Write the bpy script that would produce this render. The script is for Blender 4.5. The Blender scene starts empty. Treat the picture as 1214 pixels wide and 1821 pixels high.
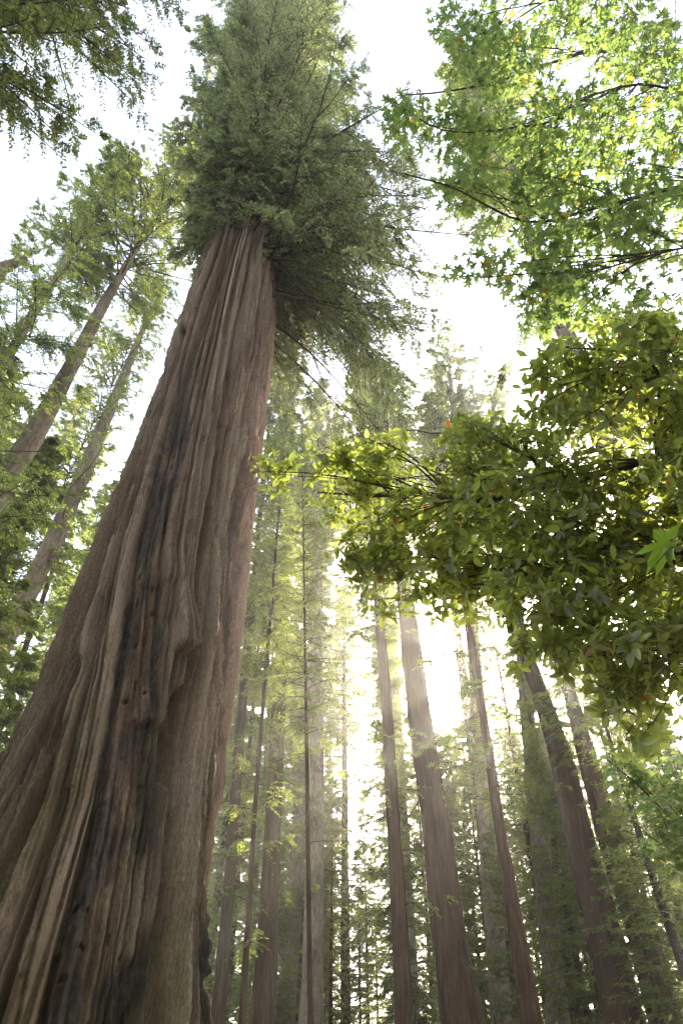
import bpy, math
import numpy as np
from mathutils import Vector, Matrix
R = math.radians
sc = bpy.context.scene
C = sc.collection

# ------------------------------------------------------------------ camera, light, exposure
PITCH = R(42.0); FPX = 1214.0; EYE = np.array([0.0, 0.0, 1.6])
SUN_EL = R(28.5); SUN_AZ = R(16.5)                # azimuth measured from +Y towards +X
cam_d = bpy.data.cameras.new('camera'); cam = bpy.data.objects.new('camera', cam_d); C.objects.link(cam)
cam_d.sensor_fit = 'AUTO'; cam_d.sensor_width = 36; cam_d.lens = 24
cam_d.clip_start = 0.05; cam_d.clip_end = 2000
cam.location = EYE; cam.rotation_euler = (R(90) + PITCH, 0, 0)
sc.camera = cam

W = bpy.data.worlds.new("World"); sc.world = W; W.use_nodes = True
nt = W.node_tree
bg = nt.nodes['Background']; sky = nt.nodes.new('ShaderNodeTexSky')
sky.sky_type = 'NISHITA'; sky.sun_disc = False
sky.sun_elevation = SUN_EL; sky.sun_rotation = SUN_AZ
sky.air_density = 1.0; sky.dust_density = 1.5; sky.ozone_density = 1.0
veil = nt.nodes.new('ShaderNodeMix'); veil.data_type = 'RGBA'; veil.blend_type = 'ADD'; veil.inputs[0].default_value = 1.0
nt.links.new(sky.outputs[0], veil.inputs[6]); veil.inputs[7].default_value = (.9, .7, .45, 1)      # thin white overcast veil
nt.links.new(veil.outputs[2], bg.inputs[0]); bg.inputs[1].default_value = 0.15

sd = bpy.data.lights.new('sun', 'SUN'); so = bpy.data.objects.new('sun', sd); C.objects.link(so)
sd.energy = 5.0; sd.angle = R(0.5); sd.color = (1.0, 0.9, 0.74)
sdir = Vector((math.sin(SUN_AZ)*math.cos(SUN_EL), math.cos(SUN_AZ)*math.cos(SUN_EL), math.sin(SUN_EL)))
so.rotation_euler = (-sdir).to_track_quat('-Z', 'Y').to_euler(); so.location = sdir*300

sc.view_settings.view_transform = 'Standard'; sc.view_settings.look = 'None'
sc.view_settings.gamma = 1.0; sc.view_settings.exposure = 2.5
sc.view_settings.use_curve_mapping = False
sc.cycles.use_denoising = True; sc.cycles.denoiser = 'OPENIMAGEDENOISE'
sc.cycles.max_bounces = 7; sc.cycles.diffuse_bounces = 4; sc.cycles.glossy_bounces = 2
sc.cycles.transmission_bounces = 5; sc.cycles.volume_bounces = 1
sc.cycles.sample_clamp_indirect = 4.0
HAZE = 0.0012

# ------------------------------------------------------------------ helpers
def depthy(py): return FPX*math.cos(PITCH) - (910-py)*math.sin(PITCH)
def at(px, py, D):
    """point of the plane y = D that stands behind photo pixel (px, py)"""
    up = 910-py; y = FPX*math.cos(PITCH) - up*math.sin(PITCH); z = FPX*math.sin(PITCH) + up*math.cos(PITCH)
    return np.array([(px-607)/y*D, D, z/y*D]) + EYE
def nrm(a): return a/np.maximum(np.linalg.norm(a, axis=-1, keepdims=True), 1e-9)
def smooth(a, b, x):
    t = np.clip((x-a)/(b-a), 0, 1); return t*t*(3-2*t)
UP = np.array([0, 0, 1.0])

def h3(ix, iy, iz, seed):
    h = (ix.astype(np.uint32)*np.uint32(374761393) + iy.astype(np.uint32)*np.uint32(668265263)
         + iz.astype(np.uint32)*np.uint32(2147483647) + np.uint32((seed*974711+1013) & 0xffffffff))
    h = (h ^ (h >> np.uint32(13)))*np.uint32(1274126177)
    h = (h ^ (h >> np.uint32(15)))*np.uint32(2246822519)
    return h ^ (h >> np.uint32(16))
def hash01(ix, iy, seed): return (h3(ix, iy, iy*0, seed) & np.uint32(0xffffff)).astype(np.float64)/0xffffff
def perlin(x, y, z, seed=0):
    x, y, z = np.broadcast_arrays(x, y, z)
    xi = np.floor(x).astype(np.int64); yi = np.floor(y).astype(np.int64); zi = np.floor(z).astype(np.int64)
    fx = x-xi; fy = y-yi; fz = z-zi
    u = fx*fx*fx*(fx*(fx*6-15)+10); v = fy*fy*fy*(fy*(fy*6-15)+10); w = fz*fz*fz*(fz*(fz*6-15)+10)
    out = 0
    for dx in (0, 1):
        for dy in (0, 1):
            for dz in (0, 1):
                h = h3(xi+dx, yi+dy, zi+dz, seed)
                gx = (h & np.uint32(1023)).astype(np.float32)/511.5-1
                gy = ((h >> np.uint32(10)) & np.uint32(1023)).astype(np.float32)/511.5-1
                gz = ((h >> np.uint32(20)) & np.uint32(1023)).astype(np.float32)/511.5-1
                out = out + (u if dx else 1-u)*(v if dy else 1-v)*(w if dz else 1-w)*(gx*(fx-dx)+gy*(fy-dy)+gz*(fz-dz))
    return out*1.1

def build(name, parts, mats, parent=None, smooth_mats=(0,), attrs=None, loc=None):
    """ONE mesh object out of (verts, faces, material index) parts"""
    me = bpy.data.meshes.new(name)
    vs, lv, lt, mi = [], [], [], []; off = 0
    for V, F, m in parts:
        V = np.asarray(V, np.float32).reshape(-1, 3); F = np.asarray(F, np.int64)
        vs.append(V); lv.append((F+off).ravel()); lt.append(np.full(len(F), F.shape[1])); mi.append(np.full(len(F), m)); off += len(V)
    V = np.concatenate(vs); lv = np.concatenate(lv).astype(np.int32); lt = np.concatenate(lt).astype(np.int32); mi = np.concatenate(mi).astype(np.int32)
    if loc is not None: V = V - np.asarray(loc, np.float32)
    me.vertices.add(len(V)); me.vertices.foreach_set('co', V.ravel())
    me.loops.add(len(lv)); me.loops.foreach_set('vertex_index', lv)
    me.polygons.add(len(lt))
    st = np.concatenate([[0], np.cumsum(lt)[:-1]]).astype(np.int32)
    me.polygons.foreach_set('loop_start', st); me.polygons.foreach_set('loop_total', lt)
    me.polygons.foreach_set('material_index', mi)
    me.polygons.foreach_set('use_smooth', np.isin(mi, smooth_mats))
    for m in mats: me.materials.append(m)
    for k, a in (attrs or {}).items():
        at_ = me.attributes.new(k, 'FLOAT', 'POINT'); at_.data.foreach_set('value', np.asarray(a, np.float32).ravel())
    me.update(calc_edges=True)
    o = bpy.data.objects.new(name, me); C.objects.link(o)
    if parent is not None: o.parent = parent
    return o

def tubes(P, Rr, sides=5):
    P = np.asarray(P, float); Rr = np.asarray(Rr, float)
    B, n, _ = P.shape
    T = nrm(np.gradient(P, axis=1))
    ref = np.where(np.abs(T[:, :1, 2:3]) > .8, np.array([1.0, .1, 0]), np.array([.1, .15, 1.0]))
    a = nrm(np.cross(T, np.broadcast_to(ref, T.shape))); b = np.cross(T, a)
    th = np.arange(sides)/sides*2*math.pi
    V = P[:, :, None] + Rr[:, :, None, None]*(np.cos(th)[:, None]*a[:, :, None] + np.sin(th)[:, None]*b[:, :, None])
    k = np.arange(sides); k2 = (k+1) % sides
    j = np.arange(n-1)
    q = np.stack([np.broadcast_to(x, (n-1, sides)) for x in (j[:, None]*sides+k, j[:, None]*sides+k2, (j[:, None]+1)*sides+k2, (j[:, None]+1)*sides+k)], -1).reshape(-1, 4)
    F = (np.arange(B)[:, None, None]*n*sides + q[None]).reshape(-1, 4)
    return V.reshape(-1, 3), F

def rhombs(p, d, nv, l, w):
    """slender needle sprays: one kite each"""
    s = nrm(np.cross(d, nv))
    l = l[..., None]; w = w[..., None]
    V = np.stack([p, p + d*l*.45 + s*w*.5, p + d*l, p + d*l*.45 - s*w*.5], -2).reshape(-1, 3)
    return V, np.arange(len(V)).reshape(-1, 4)

def stamp(shape, faces, p, d, nv, size, fold=None):
    """copies of a leaf outline (x across, y along, z up)"""
    s = nrm(np.cross(d, nv)); n2 = np.cross(s, d)
    V = p[:, None] + size[:, None, None]*(shape[None, :, 0:1]*s[:, None] + shape[None, :, 1:2]*d[:, None] + shape[None, :, 2:3]*n2[:, None])
    F = (np.arange(len(p))[:, None, None]*len(shape) + faces[None]).reshape(-1, faces.shape[1])
    return V.reshape(-1, 3), F

def empty(name, label, cat, loc, group=None):
    o = bpy.data.objects.new(name, None); C.objects.link(o); o.location = loc; o.empty_display_size = .3
    o['label'] = label; o['category'] = cat
    if group: o['group'] = group
    return o

# ------------------------------------------------------------------ materials
def mat(name):
    m = bpy.data.materials.new(name); m.use_nodes = True; t = m.node_tree; t.nodes.clear()
    out = t.nodes.new('ShaderNodeOutputMaterial')
    return m, t, out
def N(t, typ, **kw):
    n = t.nodes.new(typ)
    for k, v in kw.items():
        if k.startswith('i_'): n.inputs[int(k[2:]) if k[2:].isdigit() else k[2:]].default_value = v
        else: setattr(n, k, v)
    return n
def ramp(t, fac, stops):
    r = t.nodes.new('ShaderNodeValToRGB'); e = r.color_ramp.elements
    while len(e) < len(stops): e.new(.5)
    for q, (p, c) in zip(e, stops): q.position = p; q.color = (*c, 1)
    t.links.new(fac, r.inputs[0]); return r.outputs[0]
def mixc(t, f, a, b, mode='MIX'):
    m = t.nodes.new('ShaderNodeMix'); m.data_type = 'RGBA'; m.blend_type = mode
    for s, v in ((0, f), (6, a), (7, b)):
        if isinstance(v, (int, float)): m.inputs[s].default_value = v
        elif isinstance(v, tuple): m.inputs[s].default_value = (*v, 1)
        else: t.links.new(v, m.inputs[s])
    return m.outputs[2]
def stretched(t, scale, detail=5, rough=.6):
    tc = N(t, 'ShaderNodeTexCoord'); mp = N(t, 'ShaderNodeMapping'); mp.inputs['Scale'].default_value = scale
    t.links.new(tc.outputs['Object'], mp.inputs[0])
    n = N(t, 'ShaderNodeTexNoise'); n.inputs['Scale'].default_value = 1; n.inputs['Detail'].default_value = detail; n.inputs['Roughness'].default_value = rough
    t.links.new(mp.outputs[0], n.inputs[0]); return n.outputs[0]

def leaf_mat(name, stops, trans, tint=.5, gloss=.04, rough=.45, clump=1.2, rare=None):
    """green leaf: diffuse + translucent + a little gloss, colour varied leaf by leaf"""
    m, t, out = mat(name)
    geo = N(t, 'ShaderNodeNewGeometry'); rnd = geo.outputs['Random Per Island']
    oi = N(t, 'ShaderNodeObjectInfo')
    cn = stretched(t, (clump,)*3, 2)
    mth = N(t, 'ShaderNodeMath', operation='MULTIPLY_ADD'); t.links.new(rnd, mth.inputs[0]); mth.inputs[1].default_value = .55
    m2 = N(t, 'ShaderNodeMath', operation='MULTIPLY_ADD'); t.links.new(cn, m2.inputs[0]); m2.inputs[1].default_value = .9; m2.inputs[2].default_value = -.22
    t.links.new(m2.outputs[0], mth.inputs[2])
    col = ramp(t, mth.outputs[0], stops)
    hs = N(t, 'ShaderNodeHueSaturation'); t.links.new(col, hs.inputs['Color'])
    mv = N(t, 'ShaderNodeMath', operation='MULTIPLY_ADD'); t.links.new(oi.outputs['Random'], mv.inputs[0]); mv.inputs[1].default_value = .5; mv.inputs[2].default_value = .75
    t.links.new(mv.outputs[0], hs.inputs['Value'])
    col = hs.outputs[0]
    tcol = mixc(t, 1.0, col, trans, 'MULTIPLY')
    if rare:
        gt = N(t, 'ShaderNodeMath', operation='GREATER_THAN'); t.links.new(rnd, gt.inputs[0]); gt.inputs[1].default_value = rare[0]
        col = mixc(t, gt.outputs[0], col, rare[1]); tcol = mixc(t, gt.outputs[0], tcol, rare[2])
    df = N(t, 'ShaderNodeBsdfDiffuse'); tr = N(t, 'ShaderNodeBsdfTranslucent'); gl = N(t, 'ShaderNodeBsdfGlossy')
    gl.inputs['Roughness'].default_value = rough
    t.links.new(col, df.inputs[0]); t.links.new(tcol, tr.inputs[0])
    mx = N(t, 'ShaderNodeMixShader'); mx.inputs[0].default_value = tint
    t.links.new(df.outputs[0], mx.inputs[1]); t.links.new(tr.outputs[0], mx.inputs[2])
    mg = N(t, 'ShaderNodeMixShader'); mg.inputs[0].default_value = gloss
    t.links.new(mx.outputs[0], mg.inputs[1]); t.links.new(gl.outputs[0], mg.inputs[2])
    t.links.new(mg.outputs[0], out.inputs[0]); return m

def bark_mat(name, stops, s=(9, 9, .7), fine=(45, 45, 3), bump=.6, dist=.05):
    m, t, out = mat(name)
    n1 = stretched(t, s, 6, .65); n2 = stretched(t, fine, 4, .6)
    col = ramp(t, n1, stops)
    n3 = stretched(t, (s[0]*.12, s[1]*.12, .35), 4, .6)
    col = mixc(t, .7, col, ramp(t, n3, [(.35, (.5, .46, .43)), (.5, (1, 1, 1)), (.65, (1.4, 1.38, 1.3))]), 'MULTIPLY')
    col = mixc(t, .45, col, ramp(t, n2, [(.3, (.45, .42, .4)), (.7, (1.25, 1.2, 1.15))]), 'MULTIPLY')
    add = N(t, 'ShaderNodeMath', operation='MULTIPLY_ADD'); t.links.new(n2, add.inputs[0]); add.inputs[1].default_value = .35; t.links.new(n1, add.inputs[2])
    bp = N(t, 'ShaderNodeBump'); bp.inputs['Strength'].default_value = bump; bp.inputs['Distance'].default_value = dist
    t.links.new(add.outputs[0], bp.inputs['Height'])
    b = N(t, 'ShaderNodeBsdfDiffuse'); b.inputs['Roughness'].default_value = .6
    t.links.new(col, b.inputs[0]); t.links.new(bp.outputs[0], b.inputs['Normal'])
    t.links.new(b.outputs[0], out.inputs[0]); return m

def giant_bark():
    m, t, out = mat('weathered_redwood_bark')
    plate = N(t, 'ShaderNodeAttribute', attribute_name='plate').outputs['Fac']
    char_shade = N(t, 'ShaderNodeAttribute', attribute_name='char_shade').outputs['Fac']
    moss_shade = N(t, 'ShaderNodeAttribute', attribute_name='moss_shade').outputs['Fac']
    fib = stretched(t, (38, 38, 1.6), 6, .7); fine = stretched(t, (60, 60, 16), 5, .75); blot = stretched(t, (1.3, 1.3, .5), 4, .6)
    lump = stretched(t, (14, 14, 9), 5, .7)
    base = ramp(t, plate, [(0, (.12, .062, .036)), (.3, (.22, .14, .092)), (.65, (.335, .25, .183)), (1, (.46, .375, .29))])
    base = mixc(t, .75, base, ramp(t, fib, [(.28, (.42, .36, .32)), (.5, (.95, .92, .9)), (.72, (1.35, 1.3, 1.25))]), 'MULTIPLY')
    base = mixc(t, .75, base, ramp(t, fine, [(.36, (.38, .33, .3)), (.5, (1, .97, .95)), (.66, (1.6, 1.5, 1.45))]), 'MULTIPLY')
    base = mixc(t, .5, base, ramp(t, blot, [(.35, (.62, .56, .52)), (.65, (1.2, 1.18, 1.15))]), 'MULTIPLY')
    raw_rimlight = N(t, 'ShaderNodeAttribute', attribute_name='raw_rimlight').outputs['Fac']
    base = mixc(t, raw_rimlight, base, mixc(t, .8, (.33, .175, .115), ramp(t, fib, [(.3, (.6, .5, .45)), (.7, (1.3, 1.25, 1.2))]), 'MULTIPLY'))  # red fibre tint that also paints in the sunlit rim
    burnt_shade = ramp(t, lump, [(.3, (.028, .023, .022)), (.5, (.07, .055, .048)), (.62, (.14, .08, .052)), (.75, (.2, .14, .11))])
    base = mixc(t, char_shade, base, burnt_shade)
    shade_mul = mixc(t, 1.0, base, (.55, .56, .40), 'MULTIPLY')  # mossy tint with the shade of the lower bole painted in
    base = mixc(t, moss_shade, base, shade_mul)
    add = N(t, 'ShaderNodeMath', operation='MULTIPLY_ADD'); t.links.new(fine, add.inputs[0]); add.inputs[1].default_value = .3; t.links.new(fib, add.inputs[2])
    cl = N(t, 'ShaderNodeMath', operation='MULTIPLY'); t.links.new(lump, cl.inputs[0]); t.links.new(char_shade, cl.inputs[1])
    ad2 = N(t, 'ShaderNodeMath', operation='ADD'); t.links.new(add.outputs[0], ad2.inputs[0]); t.links.new(cl.outputs[0], ad2.inputs[1])
    bp = N(t, 'ShaderNodeBump'); bp.inputs['Strength'].default_value = .8; bp.inputs['Distance'].default_value = .04
    t.links.new(ad2.outputs[0], bp.inputs['Height'])
    b = N(t, 'ShaderNodeBsdfPrincipled'); b.inputs['Roughness'].default_value = .75; b.inputs['Specular IOR Level'].default_value = .25
    t.links.new(base, b.inputs['Base Color']); t.links.new(bp.outputs[0], b.inputs['Normal'])
    t.links.new(b.outputs[0], out.inputs[0]); return m

M_GIANT = giant_bark()
M_RED = bark_mat('fibrous_redwood_bark', [(.3, (.036, .021, .012)), (.5, (.078, .045, .027)), (.7, (.135, .086, .054))])
M_GREY = bark_mat('pale_conifer_bark', [(.3, (.17, .13, .09)), (.5, (.31, .25, .185)), (.7, (.43, .36, .28))], s=(7, 7, 2.5), fine=(40, 40, 14), bump=.5, dist=.03)
M_LIMB = bark_mat('dark_limb_bark', [(.3, (.05, .04, .033)), (.5, (.10, .08, .065)), (.7, (.17, .14, .12))], s=(20, 20, 20), fine=(90, 90, 90), bump=.4, dist=.01)
M_BURL = bark_mat('burl_bark', [(.3, (.05, .035, .03)), (.5, (.12, .085, .07)), (.7, (.2, .15, .12))], s=(6, 6, 4), fine=(30, 30, 12), bump=.9, dist=.08)
M_STRIP = bark_mat('torn_bark', [(.3, (.14, .07, .045)), (.5, (.22, .13, .09)), (.7, (.30, .2, .15))], s=(30, 30, 4), fine=(90, 90, 9))
M_NEEDLE = leaf_mat('redwood_sprays', [(.15, (.042, .058, .022)), (.5, (.078, .10, .036)), (.85, (.13, .148, .054))], (4.2, 3.9, 2.0), tint=.58)
M_GIANTN = leaf_mat('old_redwood_sprays', [(.15, (.055, .072, .034)), (.5, (.105, .128, .058)), (.85, (.17, .185, .085))], (2.6, 2.5, 1.8), tint=.5, clump=.8)
M_LIT = leaf_mat('sunlit_conifer_sprays', [(.15, (.05, .07, .022)), (.5, (.09, .12, .038)), (.85, (.15, .17, .06))], (3.6, 3.3, 1.9), tint=.6)  # lighter spray colour with sunlight painted in
M_MAPLE = leaf_mat('maple_leaf', [(.15, (.055, .082, .03)), (.5, (.085, .118, .044)), (.85, (.14, .16, .055))], (3.4, 3.6, 2.2), tint=.6, clump=.7, rare=(.985, (.3, .25, .04), (.6, .5, .05)))
M_SAPL = leaf_mat('sapling_leaf', [(.15, (.06, .10, .018)), (.5, (.075, .115, .02)), (.85, (.085, .125, .026))], (3.4, 3.2, 1.4), tint=.55)
M_OVAL = leaf_mat('glossy_oval_leaf', [(.15, (.056, .058, .02)), (.5, (.09, .09, .030)), (.85, (.155, .15, .048))], (4.1, 4.7, 2.4), tint=.6, gloss=.05, rough=.32, clump=.9, rare=(.991, (.32, .13, .03), (.55, .22, .04)))
M_BUSH = leaf_mat('bush_leaf', [(.15, (.05, .09, .018)), (.5, (.08, .13, .025)), (.85, (.13, .18, .04))], (2.4, 2.5, 1.6), tint=.5)

# ------------------------------------------------------------------ ground and haze
def ground():
    m, t, out = mat('forest_litter')
    n = stretched(t, (.6, .6, .6), 8, .7)
    b = N(t, 'ShaderNodeBsdfDiffuse'); t.links.new(ramp(t, n, [(.3, (.05, .035, .022)), (.5, (.11, .075, .045)), (.7, (.09, .10, .035))]), b.inputs[0])
    t.links.new(b.outputs[0], out.inputs[0])
    xs = np.concatenate([np.linspace(-900, -130, 12), np.linspace(-120, 120, 121), np.linspace(130, 900, 12)])
    X, Y = np.meshgrid(xs, xs, indexing='ij'); n_ = len(xs)
    Z = perlin(X/14, Y/14, X*0, 3)*.35*smooth(6, 14, np.hypot(X, Y-5)) - .02
    V = np.stack([X, Y, Z], -1).reshape(-1, 3)
    i, j = np.meshgrid(np.arange(n_-1), np.arange(n_-1), indexing='ij')
    F = np.stack([i*n_+j, (i+1)*n_+j, (i+1)*n_+j+1, i*n_+j+1], -1).reshape(-1, 4)
    g = build('ground', [(V, F, 0)], [m]); g['kind'] = 'structure'
ground()

# ------------------------------------------------------------------ conifer foliage
def conifer(rng, base, az, L, e0, droop, tip, nt_, nl, leaf, rw, keep=.85, fan=1.0, curl=.35, flat=.5, clump=(-.42, .05)):
    """boughs from arrays; returns (wood, sprays)"""
    B = len(az)
    hd = np.stack([np.cos(az), np.sin(az), az*0], -1)
    sw = rng.normal(0, .3, B)[:, None]*np.stack([-np.sin(az), np.cos(az), az*0], -1)
    def pos(t):            # t (B,k)
        z = L[:, None]*(np.tan(e0)[:, None]*t - droop[:, None]*t**2 + tip[:, None]*t**3)
        p = base[:, None] + hd[:, None]*(L[:, None]*t)[..., None] + sw[:, None]*(L[:, None]*t*t)[..., None]
        p[..., 2] += z; return p
    tt = np.broadcast_to(np.linspace(0, 1, 7), (B, 7))
    P = pos(tt); Rr = rw[:, None]*(1-.9*tt)
    wood = tubes(P, Rr, 4)
    t = np.sort(rng.uniform(.12, 1.0, (B, nt_)), 1)
    p = pos(t); p2 = pos(t+.02); T = nrm(p2-p)
    side = nrm(np.cross(T, UP)); sg = np.where(rng.random((B, nt_)) < .5, -1, 1)[..., None]
    tl = (L[:, None]*.36*(1.08-t)*fan + .22)*rng.uniform(.6, 1.25, (B, nt_))
    td = nrm(T*.62 + side*sg*.8*rng.uniform(.4, 1.2, (B, nt_, 1)) + UP*rng.normal(-.2, .32, (B, nt_, 1)))
    cl = perlin(p[..., 0]*.75, p[..., 1]*.75, p[..., 2]*.75, 7)
    ok = rng.random((B, nt_)) < keep*smooth(clump[0], clump[1], cl)
    p, td, tl = p[ok], td[ok], tl[ok]; K = len(p)
    s = np.broadcast_to(np.linspace(.06, 1, nl), (K, nl)) + rng.uniform(-.03, .03, (K, nl))
    q = p[:, None] + td[:, None]*(tl[:, None]*s)[..., None]; q[..., 2] -= curl*tl[:, None]*s*s
    tdir = nrm(td[:, None] - UP*(2*curl*s)[..., None])
    s2 = nrm(np.cross(tdir, UP)); sg = np.where(np.arange(nl) % 2, 1.0, -1.0)[None, :, None]
    d = nrm(tdir*.6 + s2*sg*.75 + rng.normal(0, .22, (K, nl, 3)))
    nv = nrm(UP + rng.normal(0, flat, (K, nl, 3)))
    l = leaf[0]*rng.uniform(.6, 1.3, (K, nl))*(1.1-.5*s); w = leaf[1]*rng.uniform(.7, 1.3, (K, nl))
    lv = rhombs(q, d, nv, l, w)
    tw = tubes(p[:, None] + np.stack([td*0, td*tl[:, None]*.5 - UP*(curl*tl*.25)[:, None], td*tl[:, None] - UP*(curl*tl)[:, None]], 1),
               np.broadcast_to(np.array([.010, .007, .003]), (K, 3)), 3)
    return wood, tw, lv

def template(seed, H, z0, low, top, nb, nt_=18, nl=16, leaf=(.23, .085), e=(5, 12), dr=(.25, .1), keep=.85, rw=.035, sprout=0, fan=1.0, curl=.35, power=.75, lmin=.35):
    rng = np.random.default_rng(seed)
    z = np.sort(rng.uniform(z0, H-.3, nb)); f = (z-z0)/(H-z0)
    L = (top + (low-top)*(1-f)**power*(.55+.45*smooth(0, .12, f)))*rng.uniform(lmin, 1.1, nb)
    az = rng.uniform(0, 2*math.pi, nb)
    if sprout:
        zc = rng.uniform(z0*.1, z0, max(3, sprout//7)); zs = np.clip(rng.choice(zc, sprout)+rng.normal(0, .9, sprout), 1.5, z0); z = np.concatenate([z, zs]); f = np.concatenate([f, zs*0])
        L = np.concatenate([L, rng.uniform(.8, 3.4, sprout)]); az = np.concatenate([az, rng.uniform(0, 2*math.pi, sprout)])
    n = len(z); base = np.stack([z*0, z*0, z], -1)
    e0 = np.radians(rng.normal(e[0], e[1], n) + 25*f)
    dro = np.clip(rng.normal(dr[0], dr[1], n), .02, 1); tip = rng.uniform(0, .15, n)
    wood, tw, lv = conifer(rng, base, az, L, e0, dro, tip, nt_, nl, leaf, rw*(.5+.5*L/low), keep, fan, curl)
    return wood, tw, lv
def tmesh(name, parts, m):
    o = build(name, parts, m, smooth_mats=()); me = o.data; bpy.data.objects.remove(o); return me
def make_t(name, m, **kw):
    wood, tw, lv = template(**kw)
    return tmesh('branches', [(*wood, 0), (*tw, 0)], [M_LIMB]), tmesh('crown', [(*lv, 0)], [m]), kw['H']
TEMPL = {
    'full0': make_t('f', M_NEEDLE, seed=1, H=45, z0=3, low=4.2, top=.5, nb=260, nt_=20, nl=17),
    'full1': make_t('f', M_NEEDLE, seed=2, H=45, z0=5, low=3.6, top=.6, nb=240, nt_=20, nl=17, dr=(.4, .12), curl=.5),
    'full2': make_t('f', M_LIT, seed=3, H=45, z0=2, low=4.6, top=.5, nb=250, nt_=20, nl=16, e=(0, 14), dr=(.2, .1)),
    'high0': make_t('f', M_NEEDLE, seed=4, H=60, z0=24, low=4.0, top=.7, nb=220, nt_=20, nl=17, sprout=50),
    'high2': make_t('f', M_NEEDLE, seed=14, H=60, z0=27, low=4.0, top=.7, nb=210, nt_=20, nl=17, sprout=12),
    'high1': make_t('f', M_LIT, seed=5, H=60, z0=30, low=3.6, top=.8, nb=200, nt_=20, nl=17, sprout=40, dr=(.4, .15)),
    'airy0': make_t('f', M_LIT, seed=6, H=45, z0=28, low=4.6, top=.6, nb=190, nt_=22, nl=20, leaf=(.125, .045), e=(12, 14), dr=(.12, .08), keep=.8, rw=.05, fan=.9),
    'airy1': make_t('f', M_LIT, seed=7, H=45, z0=19, low=4.4, top=.6, nb=190, nt_=22, nl=20, leaf=(.13, .048), e=(8, 12), dr=(.15, .1), keep=.8, rw=.045, fan=.9),
    'top0': make_t('f', M_LIT, seed=9, H=60, z0=36, low=4.4, top=.8, nb=190, nt_=20, nl=17, sprout=14, dr=(.3, .15)),
    'near0': make_t('f', M_LIT, seed=12, H=40, z0=8, low=4.6, top=.6, nb=230, nt_=26, nl=22, leaf=(.125, .046), e=(8, 13), dr=(.2, .1)),
    'pine': make_t('f', M_GIANTN, seed=8, H=50, z0=32, low=4.2, top=1.6, nb=95, nt_=24, nl=20, leaf=(.26, .09), e=(14, 14), dr=(.1, .1), keep=.85, rw=.07, fan=1.0, curl=.1, power=.5),
}

def trunk_mesh(pts, H, matl, parent, loc, seed, sides=56, ridge=.05, kink=0.0, name='trunk'):
    """pts: rising [(point, radius)] on the bole; goes on to the ground and up to height H"""
    P = np.array([p for p, r in pts]); r = np.array([q for _, q in pts])
    d0 = (P[1]-P[0])/(P[1, 2]-P[0, 2]); d1 = (P[-1]-P[-2])/(P[-1, 2]-P[-2, 2])
    if P[0, 2] > .3:
        k = P[0, 2]+.4; rb = r[0] + (r[0]-r[1])/(P[1, 2]-P[0, 2])*k*.6
        P = np.vstack([P[0]-d0*k, P]); r = np.concatenate([[rb*1.12], r])
    if H > P[-1, 2]+1:
        P = np.vstack([P, P[-1]+d1*(H-P[-1, 2])]); r = np.concatenate([r, [.03]])
    zz = np.unique(np.concatenate([np.linspace(P[0, 2], min(30, P[-1, 2]), 150), np.linspace(min(30, P[-1, 2]), P[-1, 2], 40)]))
    n = len(zz)
    cx = np.interp(zz, P[:, 2], P[:, 0]); cy = np.interp(zz, P[:, 2], P[:, 1]); rr = np.interp(zz, P[:, 2], r)
    ker = np.ones(15)/15
    for a in (cx, cy, rr): a[7:-7] = np.convolve(a, ker, 'same')[7:-7]
    cx = cx + perlin(zz*.09, zz*0+seed*3.1, zz*0, 5)*.25*np.clip(rr, 0, .5)
    th = np.arange(sides)/sides*2*math.pi
    TH, ZZ = np.meshgrid(th, zz)
    RR = rr[:, None]
    x, y = np.cos(TH), np.sin(TH)
    n1 = np.abs(perlin(x*4.5+seed, y*4.5, ZZ*.22, seed)); n2 = perlin(x*11, y*11+seed, ZZ*.8, seed+1)
    n3 = perlin(x*1.2+seed*2, y*1.2, ZZ*.3, seed+2)
    rad = RR*(1 + ridge*(-.9+3.0*np.minimum(n1, .35)) + ridge*.5*n2 + .11*n3 + .05*perlin(x*2.5, y*2.5+seed, ZZ*1.1, seed+3))*(1+.35*np.exp(-ZZ/1.2))
    V = np.stack([cx[:, None]+rad*x, cy[:, None]+rad*y, ZZ], -1).reshape(-1, 3)
    i, j = np.meshgrid(np.arange(n-1), np.arange(sides), indexing='ij'); j2 = (j+1) % sides
    F = np.stack([i*sides+j, i*sides+j2, (i+1)*sides+j2, (i+1)*sides+j], -1).reshape(-1, 4)
    return build(name, [(V, F, 0)], [matl], parent, loc=loc), np.array([cx[0], cy[0], 0]), np.array([cx[-1], cy[-1], zz[-1]])

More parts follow.
